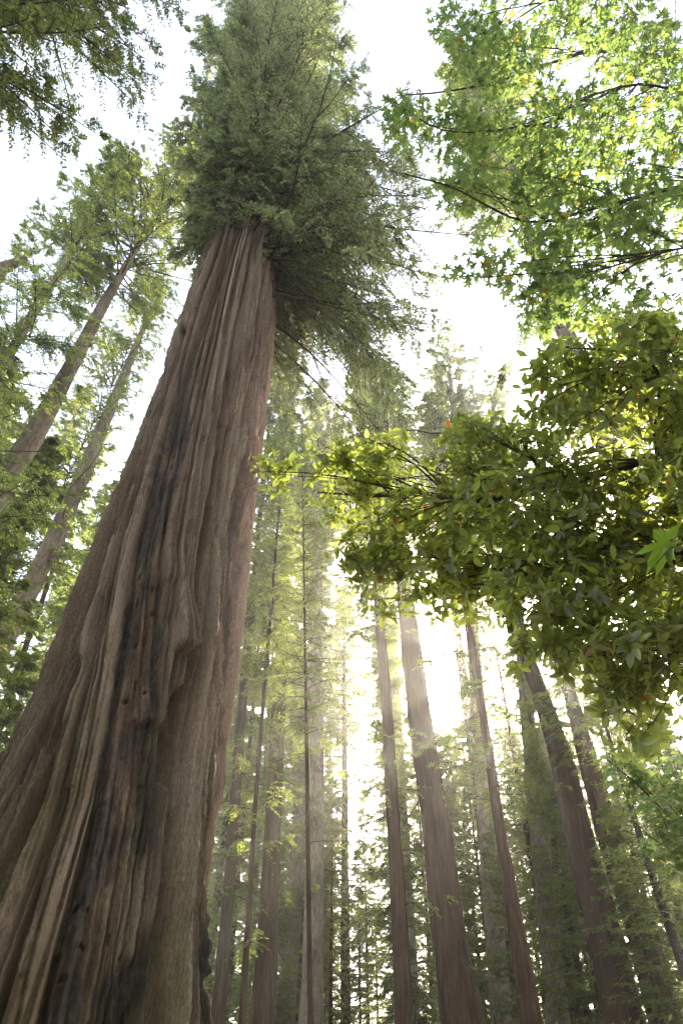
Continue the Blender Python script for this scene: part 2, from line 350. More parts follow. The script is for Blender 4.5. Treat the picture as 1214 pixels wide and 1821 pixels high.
def tree_px(label, px, D, H, templ, bark, name='redwood_tree', cat='tree', group=None, seed=0, rot=0.0, wide=1.0, ridge=.05):
    """a conifer whose bole passes the given photo points (x, y, width) on the plane y = D"""
    pts = []
    for x, y, w in px: pts.append((at(x, y, D), w*D/depthy(y)/2))
    pts.sort(key=lambda q: q[0][2])
    P0, P1 = pts[0][0], pts[1][0]
    b = P0 - (P1-P0)/(P1[2]-P0[2])*P0[2]
    e = empty(name, label, cat, (b[0], b[1], 0), group)
    tr, b0, t0 = trunk_mesh(pts, H, bark, e, (b[0], b[1], 0), seed, ridge=ridge)
    rng = np.random.default_rng(seed+500); ks = 7; A = np.array([q[0] for q in pts]); Rs = np.array([q[1] for q in pts])
    zs = rng.uniform(2, min(A[-1, 2], 30), ks); c = np.stack([np.interp(zs, A[:, 2], A[:, k]) for k in range(3)], -1) - [b[0], b[1], 0]; c[:, 2] = zs
    az = rng.uniform(0, 6.283, ks); rad = np.interp(zs, A[:, 2], Rs)
    dv = np.stack([np.cos(az), np.sin(az), rng.normal(-.1, .35, ks)], -1); tt = np.linspace(0, 1, 5)
    P = c[:, None] + dv[:, None]*(rad[:, None]*.8 + tt[None]*rng.uniform(.25, 1.5, (ks, 1)))[..., None]; P[:, :, 2] -= .15*tt**2
    for k in range(ks): build('dead_stub', [(*tubes(P[k:k+1], (.018+.05*rad[k])*np.linspace(1, .3, 5)[None], 5), 0)], [M_LIMB], e)
    if templ: crown_on(e, templ, b0-np.array([b[0], b[1], 0]), t0-np.array([b[0], b[1], 0]), H, rot, wide)
    return e
def crown_on(e, templ, b0, t0, H, rot, wide):
    wood, leaf, Ht = TEMPL[templ]
    ax = Vector(t0-b0); q = Vector((0, 0, 1)).rotation_difference(ax.normalized())
    s = ax.length/Ht
    for nm, me in (('branches', wood), ('crown', leaf)):
        o = bpy.data.objects.new(nm, me); C.objects.link(o); o.parent = e
        o.location = Vector(b0); o.rotation_mode = 'QUATERNION'
        o.rotation_quaternion = q @ Matrix.Rotation(rot, 3, 'Z').to_quaternion()
        sw = wide*(.55+.45*s); o.scale = (sw, sw, s)

# ------------------------------------------------------------------ the giant redwood
def giant():
    D = 10.0; rng = np.random.default_rng(11)
    loc = np.array([-3.55, D, 0])
    e = empty('giant_redwood', 'huge old redwood with deeply furrowed, partly charred bark, nearest trunk on the left', 'tree', loc)
    zk = np.array([-.3, 1.2, 2.5, 4.5, 6.1, 7.05, 8.7, 10.75, 13.3, 16.6, 21.7, 30, 44, 63])
    xl = np.array([-7.9, -6.9, -5.95, -5.02, -4.55, -4.46, -4.34, -4.22, -4.03, -3.93, -3.84, -3.75, -3.55, -3.12])
    xr = np.array([-1.2, -1.6, -1.78, -1.96, -1.96, -1.92, -1.92, -1.98, -1.97, -1.94, -2.1, -2.35, -2.6, -3.08])
    z = np.concatenate([np.linspace(-.3, 23.5, 1250), np.linspace(23.6, 63, 130)])
    from_k = lambda a: np.interp(z, zk, a)
    def sm(a, k=61):
        b = np.pad(a, k//2, mode='edge'); return np.convolve(b, np.ones(k)/k, 'valid')
    L_, R_ = sm(from_k(xl)), sm(from_k(xr))
    cx = sm(np.interp(z, [-.3, 4.5, 12, 21.7, 30, 44, 63], [-3.72, -3.52, -3.28, -3.07, -3.05, -3.07, -3.1])); rr = (R_-L_)/2; rR = R_-cx; rL = cx-L_
    # mesh columns run along the grain (slowly winding, wandering vertical lines), so plate edges stay crisp
    th = np.concatenate([np.linspace(-math.pi-.45, .9, 680, endpoint=False), np.linspace(.9, math.pi-.45, 70, endpoint=False)])
    ns = len(th); tw, Z = np.meshgrid(th, z)
    x, y = np.cos(tw), np.sin(tw)
    w1 = perlin(x*2.2, y*2.2, Z*.09, 21)*.13 + perlin(x*6, y*6, Z*.14, 22)*.036 + perlin(x*14, y*14, Z*.5, 23)*.008
    bth = np.interp(Z, [0, 2.5, 4.5, 6.1, 8.7, 10.75, 13, 17], [-.95, -.98, -1.02, -1.14, -1.38, -1.48, -1.57, -1.62])
    wt = np.exp(-((np.mod(tw+1.35+math.pi, 2*math.pi)-math.pi)/.85)**2)      # only the front leans so; the sides run true
    TH = tw + (bth+1.3)*wt - w1
    cxn, syn = np.cos(TH), np.sin(TH)
    wl = (.5-.5*cxn)**1.5; RR = rR[:, None]*(1-wl)+rL[:, None]*wl; rr = np.minimum(rR, rL)
    def strips(n, seed, lmin, lvar):
        q = (tw/(2*math.pi)*n) % n; i = np.floor(q).astype(np.int64); f = q-i
        off = hash01(i, i*0+7, seed); ln = lmin + lvar*hash01(i, i*0+9, seed+1)
        v = Z/ln + off*37 + perlin(x*40, y*40, Z*.6, seed+5)*.30/ln
        j = np.floor(v).astype(np.int64); g = v-j
        hgt = hash01(i, j, seed+2)
        prof = 1 - np.abs(2*f-1)**6
        return f, g, hgt, prof, hash01(i, i*0+3, seed+3)
    f1, g1, h1, p1, c1 = strips(38, 100, 4, 11.0)
    f2, g2, h2, p2, c2 = strips(104, 200, 1.6, 6.0)
    f3, g3, h3_, p3, c3 = strips(280, 300, .5, 2.4)
    rid = np.abs(perlin(x*5.2, y*5.2, Z*.09, 31)); rid2 = np.abs(perlin(x*13, y*13, Z*.11, 32))
    big = perlin(cxn*1.6, syn*1.6, Z*.07, 33)
    fur = smooth(0, .085, rid); fur2 = smooth(0, .2, rid2)
    deep = .45 + .55*smooth(-.25, .35, perlin(cxn*3, syn*3, Z*.15, 34))
    rid0 = np.abs(perlin(x*2.7+9, y*2.7, Z*.06, 38)); fur0 = smooth(0, .12, rid0)
    fib = np.abs(perlin(x*22, y*22, Z*.2, 39)); fib2 = np.abs(perlin(x*62, y*62, Z*.7, 40))
    fib3 = np.abs(perlin(x*120, y*120, Z*1.8, 49))
    crack = (np.abs(2*f1-1)**4.5)*(c1 > .3)*(.4+.6*smooth(.2, .6, hash01(np.floor(tw*36/(2*math.pi)).astype(np.int64), np.floor(Z/2.3).astype(np.int64), 88))); crack2 = (np.abs(2*f2-1)**4.5)*(c2 > .45)
    steep = smooth(26, 14, Z)
    zn = 1 + 1.1*np.exp(-((np.mod(TH+.05+math.pi, 2*math.pi)-math.pi)/.5)**2)*smooth(19, 14, Z)      # the ragged right flank
    d = (.15*(h1-.5)*(.5+.5*steep) + .085*(h2-.5)*zn + .035*(h3_-.5) - .30*crack - .10*crack2 + .38*(fur0-1)*steep + .26*(fur-1)*deep + .11*(fur2-1)*zn
         + .060*(np.minimum(fib, .2)/.2-.6)*zn + .030*(np.minimum(fib2, .2)/.2-.6) + .014*(np.minimum(fib3, .2)/.2-.6)
         + .020*perlin(x*30, y*30, Z*2.0, 35) + .022*perlin(x*60, y*60, Z*6, 36) + .016*perlin(x*110, y*110, Z*14, 37) + .05*big + .09)
    # charred, pitted band running up the front and a second on the right edge
    def ang(a): return np.abs((TH-a+math.pi) % (2*math.pi)-math.pi)
    wob = perlin(cxn*5, syn*5, Z*.5, 41)*.22
    wob = perlin(cxn*9, syn*9, Z*.9, 41)*.10 + perlin(cxn*30, syn*30, Z*4, 46)*.05
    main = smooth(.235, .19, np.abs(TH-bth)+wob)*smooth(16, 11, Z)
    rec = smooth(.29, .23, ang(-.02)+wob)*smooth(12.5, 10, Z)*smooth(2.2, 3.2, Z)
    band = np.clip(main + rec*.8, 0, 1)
    foot = smooth(.05, .3, perlin(cxn*3.2+3, syn*3.2, Z*.45, 45)+.18*smooth(6, 0, Z))*smooth(7.5, 3.0, Z)  # burn patches that also paint forest shade onto the lower bole
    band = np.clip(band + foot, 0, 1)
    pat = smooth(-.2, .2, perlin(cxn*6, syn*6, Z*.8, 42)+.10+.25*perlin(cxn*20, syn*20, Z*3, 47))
    char_shade = np.clip(band*pat, 0, 1)
    lum = perlin(cxn*14, syn*14, Z*3.4, 43)+.6*perlin(cxn*34, syn*34, Z*9, 48); pits = smooth(.34, .6, perlin(cxn*17, syn*17, Z*5.5, 44)+.25*perlin(cxn*45, syn*45, Z*12, 50))
    d = d*(1-.72*main)*(1-.5*rec) - main*.06 - rec*.11 + main*.05*lum + rec*.035*lum
    d = d - .13*pits*(.12+.88*smooth(0, .5, main))
    # ledge of a broken bark slab
    for a0, z0, wd, hh, dep in ((-.80, 6.75, .15, 1.5, .30), (-1.12, 7.9, .2, .8, .10), (-.95, 5.55, .2, .9, .14), (-1.75, 6.5, .10, 1.0, .10), (-1.95, 15.2, .08, 1.8, .12), (-1.2, 10.2, .05, 1, .10)):
        zz0 = z0 + .10*perlin(cxn*12, syn*12, Z*0, 51)*2.2
        d = d + dep*smooth(wd, wd*.6, ang(a0)+.02*perlin(cxn*20, syn*20, Z*2, 52))*smooth(0, .10, Z-zz0)*smooth(hh, .15, Z-zz0)
    # hollow under the slab
    d = d - .34*smooth(.06, .04, ang(-.74)+.012*lum)*smooth(4.8, 5.1, Z)*smooth(6.3, 6.2, Z)
    # buttress swells at the foot
    d = d + .30*np.cos(TH*5+.8)*np.exp(-np.maximum(Z, 0)/2.6)
    amp = np.interp(z, [0, 23, 34, 63], [1.3, .95, .5, .02])[:, None]
    rad = RR + d*amp + .05*amp
    V = np.stack([cx[:, None]+rad*cxn, D+rad*syn, Z + .02*lum*amp], -1).reshape(-1, 3)
    n = len(z); i, j = np.meshgrid(np.arange(n-1), np.arange(ns), indexing='ij'); j2 = (j+1) % ns
    F = np.stack([i*ns+j, i*ns+j2, (i+1)*ns+j2, (i+1)*ns+j], -1).reshape(-1, 4)
    rim_zone = smooth(-.42, -.2, TH-2*math.pi*np.round(TH/(2*math.pi)))*smooth(.9, .5, np.abs(TH-2*math.pi*np.round(TH/(2*math.pi))))*smooth(20, 15, Z)  # right flank, where sun rim light is painted in as redder bark
    plate = np.clip(.42*h1 + .34*h2 + .24*h3_ + .45*perlin(cxn*2.5, syn*2.5, Z*.2, 61), 0, 1)
    moss_shade = smooth(-.2, .3, perlin(cxn*3, syn*3, Z*.35, 62)+.25)*smooth(9, 2.5, Z)  # moss plus painted forest shade, stronger towards the ground
    tr = build('trunk', [(V, F, 0)], [M_GIANT], e, attrs={'plate': plate, 'char_shade': char_shade, 'moss_shade': moss_shade, 'raw_rimlight': .5*rim_zone*smooth(.35, .7, .35*h1+.35*h2+.3*h3_)}, loc=loc)

    def burl(th_, zc, out_, sx, sz, seed):
        u, v = np.meshgrid(np.linspace(0, 2*math.pi, 61)[:-1], np.linspace(.02, math.pi-.02, 40))
        px, py, pz = np.sin(v)*np.cos(u), np.sin(v)*np.sin(u), np.cos(v)
        k = 1 + .35*perlin(px*1.6+seed, py*1.6, pz*1.6, seed) + .22*perlin(px*4, py*4+seed, pz*4, seed+1) + .12*perlin(px*10, py*10, pz*10, seed+2)
        ii = np.argmin(np.abs(z-zc)); c = np.array([cx[ii]+(rr[ii]+out_)*math.cos(th_), D+(rr[ii]+out_)*math.sin(th_), zc])
        P = np.stack([px*k*sx, py*k*sx, pz*k*sz], -1) + c
        a, b = np.meshgrid(np.arange(39), np.arange(60), indexing='ij'); b2 = (b+1) % 60
        FF = np.stack([a*60+b, (a+1)*60+b, (a+1)*60+b2, a*60+b2], -1).reshape(-1, 4)
        build('burl', [(P, FF, 0)], [M_BURL], tr, loc=loc); return c
    bc = burl(-.30, 20.2, .10, .36, .62, 3); burl(-1.45, 21.9, .02, .55, .5, 8); burl(-2.0, 26.2, .05, .5, .6, 15); burl(-.9, 24.5, .05, .3, .5, 19)
    # torn strips of bark that stand off the trunk
    for a, z0, ln, out_ in ((.05, 9.4, 1.5, .28), (-.1, 13.6, 1.2, .2), (.0, 11.4, .9, .12), (-2.95, 15.0, 1.3, .25), (-.5, 7.4, .8, .1), (-.85, 5.3, .9, .1), (-2.95, 9, 1.0, .15), (.1, 6.5, 1.1, .14)):
        ii = np.argmin(np.abs(z-z0)); t = np.linspace(0, 1, 9)
        rr_ = rr[ii]+.0+out_*(t**1.3)
        P = np.stack([cx[ii]+rr_*math.cos(a), D+rr_*math.sin(a), z0+ln*t], -1)[None]
        P[0, :, 0] += .06*np.sin(t*3)*t; P[0, :, 1] -= .05*t
        build('bark_strip', [(*tubes(P, (.05*np.sin(np.clip(t*2.6+.45, 0, math.pi-.06)))[None]+.004, 5), 0)], [M_STRIP], tr, loc=loc)

    # crown
    nb = 470
    zb = np.sort(np.concatenate([rng.uniform(21.5, 62, nb-110), rng.uniform(21.5, 36, 110)])); az = rng.uniform(0, 2*math.pi, nb)
    fz = (zb-21.5)/40
    Lb = np.interp(zb, [21, 24, 30, 40, 52, 62], [2.6, 3.6, 4.1, 4.2, 3.4, .9])*rng.uniform(.45, 1.1, nb)
    toL = np.cos(az-math.pi); Lb *= 1-np.clip(toL, 0, 1)*(.32+.4*smooth(30, 22, zb))
    toC = np.cos(az+math.pi/2); Lb *= 1-.35*np.clip(toC, 0, 1)*smooth(27, 21, zb)
    # right-hand low limbs hang far out
    nr = 95
    zr = rng.uniform(20.3, 29, nr); ar = rng.normal(.15, .6, nr); Lr = rng.uniform(2.4, 6.2, nr)
    zb = np.concatenate([zb, zr]); az = np.concatenate([az, ar]); Lb = np.concatenate([Lb, Lr]); n = len(zb)
    # a low skirt of sprays over the top of the bare bole, and hanging boughs behind its right side
    zf = rng.uniform(20.6, 24, 44); af = rng.normal(-1.75, .7, 44); Lf = rng.uniform(.8, 1.9, 44)
    zh = rng.uniform(18, 22, 34); ah = rng.normal(.45, .5, 34); Lh = rng.uniform(1.8, 5.2, 34)
    zb = np.concatenate([zb, zf, zh]); az = np.concatenate([az, af, ah]); Lb = np.concatenate([Lb, Lf, Lh]); n = len(zb)
    ci = np.interp(zb, z, cx); ri = np.interp(zb, z, rr)*.8
    base = np.stack([ci+ri*np.cos(az), D+ri*np.sin(az), zb], -1)
    low = np.concatenate([np.zeros(nb), np.ones(nr), np.full(44, .5), np.full(34, .6)])
    e0 = np.radians(rng.normal(8, 14, n) - 4*low); dr = np.clip(rng.normal(.30, .14, n) + .62*low*rng.uniform(.2, 1.6, n), .03, 1.6); tip = rng.uniform(0, .15, n)
    w_, t_, l_ = conifer(rng, base, az, Lb, e0, dr, tip, 46, 24, (.135, .05), .028+.005*Lb, .92, np.where(low > 0, 1.35, 1.05)[:, None], .5, .6, (-.25, .12))
    cr = build('crown', [(*l_, 0)], [M_GIANTN], e, smooth_mats=(), loc=loc)
    build('branches', [(*w_, 0), (*t_, 0)], [M_LIMB], e, loc=loc)
    # the long crooked limbs that leave the burl
    t = np.linspace(0, 1, 14)
    for k, (dx, dy, dz, sag, r0) in enumerate(((3.0, .5, -1.6, -.7, .07), (2.6, -.6, .8, .6, .06))):
        P = bc + np.stack([dx*t, dy*t, dz*t + sag*np.sin(t*math.pi)], -1); P[:, 0] += .16*np.sin(t*9+k); P[:, 2] += .13*np.sin(t*7+2*k)
        build('limb', [(*tubes(P[None], (r0*(1-.8*t))[None], 7), 0)], [M_LIMB], e, loc=loc)
giant()

# ------------------------------------------------------------------ conifers whose boles show
G_MID = 'tall trunks behind the giant redwood'
tree_px('slim straight redwood next to the right edge of the giant trunk', [(388, 1812, 27), (403, 1631, 22), (416, 1451, 20), (425, 1315, 17), (442, 1135, 14)], 34, 52, 'high2', M_RED, group=G_MID, seed=1, rot=.3)
tree_px('very thin dark conifer, second trunk to the right of the giant redwood', [(430, 1812, 13), (442, 1631, 10), (452, 1451, 8.5), (463, 1315, 7.5)], 30, 38, 'high2', M_RED, 'conifer', group=G_MID, seed=2, rot=1.2, wide=.8)
tree_px('wide dark redwood trunk third to the right of the giant redwood', [(467, 1811, 46), (477, 1631, 36), (488, 1451, 28), (493, 1315, 26), (503, 1080, 20)], 36, 55, 'high2', M_RED, group=G_MID, seed=3, rot=2.2)
tree_px('pencil thin dark conifer standing in front of the pale upright trunk', [(551, 1766, 10), (548, 1541, 8), (544, 1270, 5)], 27, 32, 'airy1', M_RED, 'conifer', group=G_MID, seed=4, rot=3.9, wide=.7)
tree_px('pale upright redwood left of the bright gap with a thin dark stem before it', [(554, 1790, 42), (561, 1451, 27), (563, 1180, 22)], 44, 60, 'high1', M_GREY, group=G_MID, seed=5, rot=4.4)
tree_px('straight dark redwood on the right side of the bright gap', [(719, 1811, 32), (710, 1631, 28), (699, 1451, 24), (689, 1270, 20), (676, 1113, 17)], 36, 52, 'high2', M_RED, group=G_MID, seed=6, rot=5.1)
tree_px('thick curving redwood crossed by slanting sunbeams', [(820, 1800, 76), (791, 1615, 58), (772, 1456, 50), (745, 1270, 42), (727, 1113, 34)], 36, 52, 'top0', M_RED, group=G_MID, seed=7, rot=.9, ridge=.09)
tree_px('hazy redwood between the thick curving trunk and the slim one below the sun', [(898, 1733, 36), (875, 1575, 29), (853, 1417, 24)], 52, 64, 'top0', M_RED, group=G_MID, seed=8, rot=1.9)
tree_px('slim leaning conifer with drooping boughs, just left of the sun glare', [(942, 1812, 42), (911, 1615, 26), (885, 1456, 18), (862, 1298, 14), (834, 1130, 11)], 30, 40, 'top0', M_RED, 'conifer', group=G_MID, seed=9, rot=2.6, wide=.8)
tree_px('broad dark redwood leaning left, just right of the sun glare', [(1106, 1812, 68), (1073, 1654, 60), (1031, 1496, 54), (994, 1337, 38), (957, 1227, 30)], 38, 46, 'top0', M_RED, group=G_MID, seed=10, rot=3.3, ridge=.07)
tree_px('ridged redwood leaning left, rightmost of the broad trunks', [(1180, 1812, 56), (1138, 1654, 48), (1083, 1496, 41), (1045, 1357, 35)], 36, 28, 'top0', M_RED, group=G_MID, seed=12, rot=.2, ridge=.09)
tree_px('faint hazy conifer between the sun glare trunks low in the background', [(1020, 1760, 34), (990, 1500, 28), (965, 1300, 22)], 56, 28, 'full2', M_RED, 'conifer', group=G_MID, seed=13, rot=4.0)
tree_px('spindly dark conifer leaning in from the right edge, beyond the broad trunks', [(1214, 1720, 17), (1160, 1560, 13), (1110, 1400, 9)], 22, 13.5, 'airy1', M_LIMB, 'conifer', group=G_MID, seed=14, rot=4.8, wide=.7)
tree_px('pine-like tree whose rounded hazy top stands against the white sky', [(852, 1300, 26), (822, 900, 18), (803, 700, 10)], 42, 62, 'pine', M_GREY, 'conifer', seed=15, rot=.5, wide=1.1)
tree_px('hazy forked-looking conifer behind the sunlit oval leaves, left of the rounded top', [(690, 1000, 18), (680, 800, 14), (675, 700, 9)], 44, 58, 'pine', M_GREY, 'conifer', seed=16, rot=2.1, wide=1.35)
tree_px('broad hazy conifer top between the rounded top and the oval leaves', [(930, 1200, 24), (900, 900, 16), (880, 760, 9)], 48, 64, 'pine', M_GREY, 'conifer', seed=17, rot=3.7)
tree_px('hazy grey-green conifer top just below the giant crown, left of the forked-looking one', [(567, 1000, 16), (580, 820, 12), (584, 760, 8)], 50, 62, 'pine', M_GREY, 'conifer', seed=18, rot=5.2, wide=1.2)
# left of the giant
G_L = 'leaning conifers left of the giant redwood'
tree_px('bare leaning bole with peeling pale bark, left of the giant redwood', [(-75, 1000, 54), (0, 872, 44), (75, 750, 35), (137, 632, 25), (181, 546, 19), (232, 459, 12)], 15, 44, 'airy0', M_GREY, 'conifer', group=G_L, seed=21, rot=.7)
tree_px('second leaning bole, thinner and farther, between the peeling bole and the giant', [(70, 1010, 34), (100, 950, 31), (158, 825, 26), (187, 750, 21), (236, 630, 13)], 22, 42, 'airy1', M_GREY, 'conifer', group=G_L, seed=22, rot=1.7, wide=.9)
tree_px('thinnest leaning stem low at the left edge of the photo', [(0, 1015, 22), (70, 870, 17)], 30, 40, 'airy1', M_GREY, 'conifer', group=G_L, seed=23, rot=2.9)
tree_px('bushy conifer at the left edge whose bole bends into its own crown', [(-220, 800, 60), (-120, 620, 46), (0, 478, 26), (44, 460, 13)], 13, 27.2, None, M_GREY, 'conifer', group=G_L, seed=24)
def ray(px, py, dist):
    """point at a given distance from the eye along the sight line of photo pixel(s)"""
    px, py, dist = np.broadcast_arrays(np.asarray(px, float), np.asarray(py, float), np.asarray(dist, float))
    up = 910-py
    v = np.stack([px-607, FPX*math.cos(PITCH)-up*math.sin(PITCH), FPX*math.sin(PITCH)+up*math.cos(PITCH)], -1)
    return EYE + nrm(v)*dist[..., None]

def plain_tree(name, label, cat, x, y, H, templ, bark, group=None, rot=0., wide=1., r=.3, lean=(0, 0), seed=1):
    e = empty(name, label, cat, (x, y, 0), group)
    pts = [(np.array([x, y, .5]), r), (np.array([x+lean[0]*.5, y+lean[1]*.5, H*.5]), r*.55)]
    tr, b0, t0 = trunk_mesh(pts, H, bark, e, (x, y, 0), seed, sides=28)
    o = np.array([x, y, 0]); crown_on(e, templ, b0-o, t0-o, H, rot, wide); return e

# the bushy tree at the left edge has a second, upright stem that carries its crown
plain_tree('conifer', 'tall feathery conifer at the left edge, its crown under the dark overhanging spray', 'conifer', -11.9, 13.6, 38, 'near0', M_GREY, 'leaning conifers left of the giant redwood', .4, 1.1, .34, (1.2, 0), 41)
plain_tree('conifer', 'low dark green conifer at the left edge beside the foot of the giant redwood', 'conifer', -11.6, 17.5, 21, 'full1', M_RED, 'leaning conifers left of the giant redwood', 1.4, 1.15, .22, (.8, 0), 42)

plain_tree('redwood_tree', 'tall redwood whose sunlit crown shows behind the bigleaf maple, right of the giant crown', 'tree', 8.6, 15, 60, 'top0', M_RED, None, .6, 1.05, .55, (.2, 0), 43)

def overhang():
    """a conifer that stands left of the camera; its boughs hang into the top left corner"""
    rng = np.random.default_rng(77)
    loc = np.array([-8.8, 3.2, 0]); e = empty('redwood_tree', 'dark conifer boughs hanging into the top left corner against the white sky', 'tree', loc)
    trunk_mesh([(loc+[0, 0, 1.], .42), (loc+[0, 0, 14.], .28)], 30, M_RED, e, loc, 78, sides=40)
    n = 130
    z = np.sort(rng.uniform(10.5, 26, n)); az = rng.normal(.05, .55, n)
    L = np.interp(z, [10, 13, 16, 20, 26], [1.6, 2.7, 3.8, 4.9, 4.6])*rng.uniform(.6, 1.05, n)
    base = np.stack([loc[0]+z*0, loc[1]+z*0, z], -1)
    w_, t_, l_ = conifer(rng, base, az, L, np.radians(rng.normal(8, 12, n)), np.clip(rng.normal(.25, .12, n), .02, 1), rng.uniform(0, .1, n), 36, 26, (.13, .042), .03+.006*L, .85, .9, .4, .6)
    build('branches', [(*w_, 0), (*t_, 0)], [M_LIMB], e, loc=loc)
    build('crown', [(*l_, 0)], [M_NEEDLE], e, smooth_mats=(), loc=loc)
overhang()

# ------------------------------------------------------------------ broadleaf trees
def maple_shape():
    half = [(0, 1.0), (7, .80), (13, .76), (16, .62), (22, .50), (27, .36), (33, .50), (38, .70), (44, .74), (50, 1.0), (56, .74), (63, .70), (66, .52), (74, .40), (81, .33), (90, .50), (97, .55), (106, .74), (114, .50), (128, .36), (148, .26), (170, .12)]
    a = [(d, r) for d, r in half] + [(-d, r) for d, r in reversed(half[1:])]
    x = np.array([r*math.sin(R(d)) for d, r in a]); y = np.array([r*math.cos(R(d)) for d, r in a])
    z = -.10*np.abs(x) - .18*(x*x+y*y) + .05*np.sin(np.radians([d*3.6 for d, _ in a]))
    V = np.vstack([[0, 0, 0], np.stack([x, y, z], -1)]); n = len(a)
    F = np.array([(0, 1+(i+1) % n, 1+i) for i in range(n)]); return V, F
def oval_shape():
    ys = [.05, .25, .5, .75, .93]; ws = [.05, .16, .215, .17, .07]
    V = [(0, 0, 0)]
    for y, w in zip(ys, ws): V += [(-w, y, .045*w/.2-.10*y*y), (0, y, -.10*y*y), (w, y, .045*w/.2-.10*y*y)]
    V.append((0, 1.02, -.11)); F = [(0, 2, 1), (0, 3, 2)]
    for k in range(4):
        a = 1+3*k; b = a+3
        F += [(a, a+1, b+1), (a, b+1, b), (a+1, a+2, b+2), (a+1, b+2, b+1)]
    F += [(13, 14, 16), (14, 15, 16)]
    return np.array(V, float), np.array(F)
MAPLE, OVAL = maple_shape(), oval_shape()

def sample_blobs(rng, blobs, n, f=1.5, gap=2.):
    P = sample_blobs_(rng, blobs, n*3); n2 = int(n*3-n*(3-gap)); q = perlin(P[:, 0]*f, P[:, 1]*f, P[:, 2]*f, 17) + rng.normal(0, .10, len(P))
    return P[np.argsort(-q)[:n2]][rng.permutation(n2)[:n]]
def sample_blobs_(rng, blobs, n):
    B = np.array(blobs, float); w = B[:, 3]*B[:, 4]*B[:, 6]; k = rng.choice(len(B), n, p=w/w.sum()); b = B[k]
    v = nrm(rng.normal(0, 1, (n, 3)))*rng.random((n, 1))**(1/2.4)
    return ray(b[:, 0]+b[:, 3]*v[:, 0], b[:, 1]+b[:, 4]*v[:, 1], b[:, 2]+b[:, 5]*v[:, 2])
def bez(a, c, b, n):
    t = np.linspace(0, 1, n)[None, :, None]
    return a[:, None]*(1-t)**2 + 2*c[:, None]*t*(1-t) + b[:, None]*t*t
def resample(P, n):
    P = np.asarray(P, float); s = np.concatenate([[0], np.cumsum(np.linalg.norm(np.diff(P, axis=0), axis=1))])
    t = np.linspace(0, s[-1], n); Q = np.stack([np.interp(t, s, P[:, k]) for k in range(3)], -1)
    for _ in range(3): Q[1:-1] = .25*Q[:-2]+.5*Q[1:-1]+.25*Q[2:]
    return Q

def leafy(rng, limbs, blobs, nn, ntips, leaf, rn=.011, back=6, dmax=.9, gap=2.):
    """twigs that grow from the limbs to points of the crown; leaves at and along the twig ends"""
    LP = [resample(l, 40) for l, _ in limbs]; A = np.concatenate(LP); first = np.repeat(np.arange(len(LP))*40, 40)
    nd = sample_blobs(rng, blobs, nn)
    d = np.linalg.norm(nd[:, None]-A[None], axis=-1); i = d.argmin(1); i = np.maximum(i-rng.integers(back//2, back+4, nn), first[i])
    a = A[i]; mid = (a+nd)/2 + UP*np.linalg.norm(nd-a, axis=1)[:, None]*.12 + rng.normal(0, .06, (nn, 3))*np.linalg.norm(nd-a, axis=1)[:, None]
    S = bez(a, mid, nd, 10); S += np.cumsum(rng.normal(0, .008, S.shape), 1)*np.linspace(0, 1, 10)[None, :, None]
    w1 = tubes(S, np.linspace(rn, rn*.3, 10)[None]*rng.uniform(.6, 1.3, (nn, 1)), 5)
    T = sample_blobs(rng, blobs, ntips, gap=gap)
    Q = np.concatenate([S[:, 2:].reshape(-1, 3), A[6:]])
    bi = np.empty(ntips, int)
    for c in range(0, ntips, 500): bi[c:c+500] = np.linalg.norm(T[c:c+500, None]-Q[None], axis=-1).argmin(1)
    a = Q[bi]; dd = np.linalg.norm(T-a, axis=1); T = a + (T-a)*np.minimum(1, dmax/np.maximum(dd, 1e-6))[:, None]
    mid = (a+T)/2 + UP*np.linalg.norm(T-a, axis=1)[:, None]*.15
    S2 = bez(a, mid, T, 5); w2 = tubes(S2, np.broadcast_to(np.linspace(rn*.36, rn*.14, 5), (ntips, 5)), 3)
    return w1, w2, leaf(rng, S2)

def maple_leaves(size, k=4):
    def f(rng, S):
        n = len(S); e = nrm(S[:, -1]-S[:, -2]+1e-6)
        ps, ds, ns = [], [], []
        for j in range(k):
            t = 4-.9*(j//2)*rng.uniform(.6, 1.3, n); i0 = np.clip(np.floor(t).astype(int), 0, 3); fr = (t-i0)[:, None]
            p = S[np.arange(n), i0]*(1-fr)+S[np.arange(n), i0+1]*fr
            side = nrm(np.cross(e, UP)+rng.normal(0, .2, (n, 3)))*(1 if j % 2 else -1)
            dr = nrm(e*(.5 if j < 2 else .2)+side*.8-UP*rng.uniform(.05, .7, (n, 1)) + rng.normal(0, .25, (n, 3)))
            nv = nrm(UP + rng.normal(0, .42, (n, 3)))
            ps.append(p + dr*size[1]*.55); ds.append(dr); ns.append(nv)
        p, d, nv = np.concatenate(ps), np.concatenate(ds), np.concatenate(ns)
        nv = nrm(nv - d*np.sum(nv*d, 1, keepdims=True))
        return stamp(*MAPLE, p, d, nv, rng.uniform(size[0], size[1], len(p)))
    return f
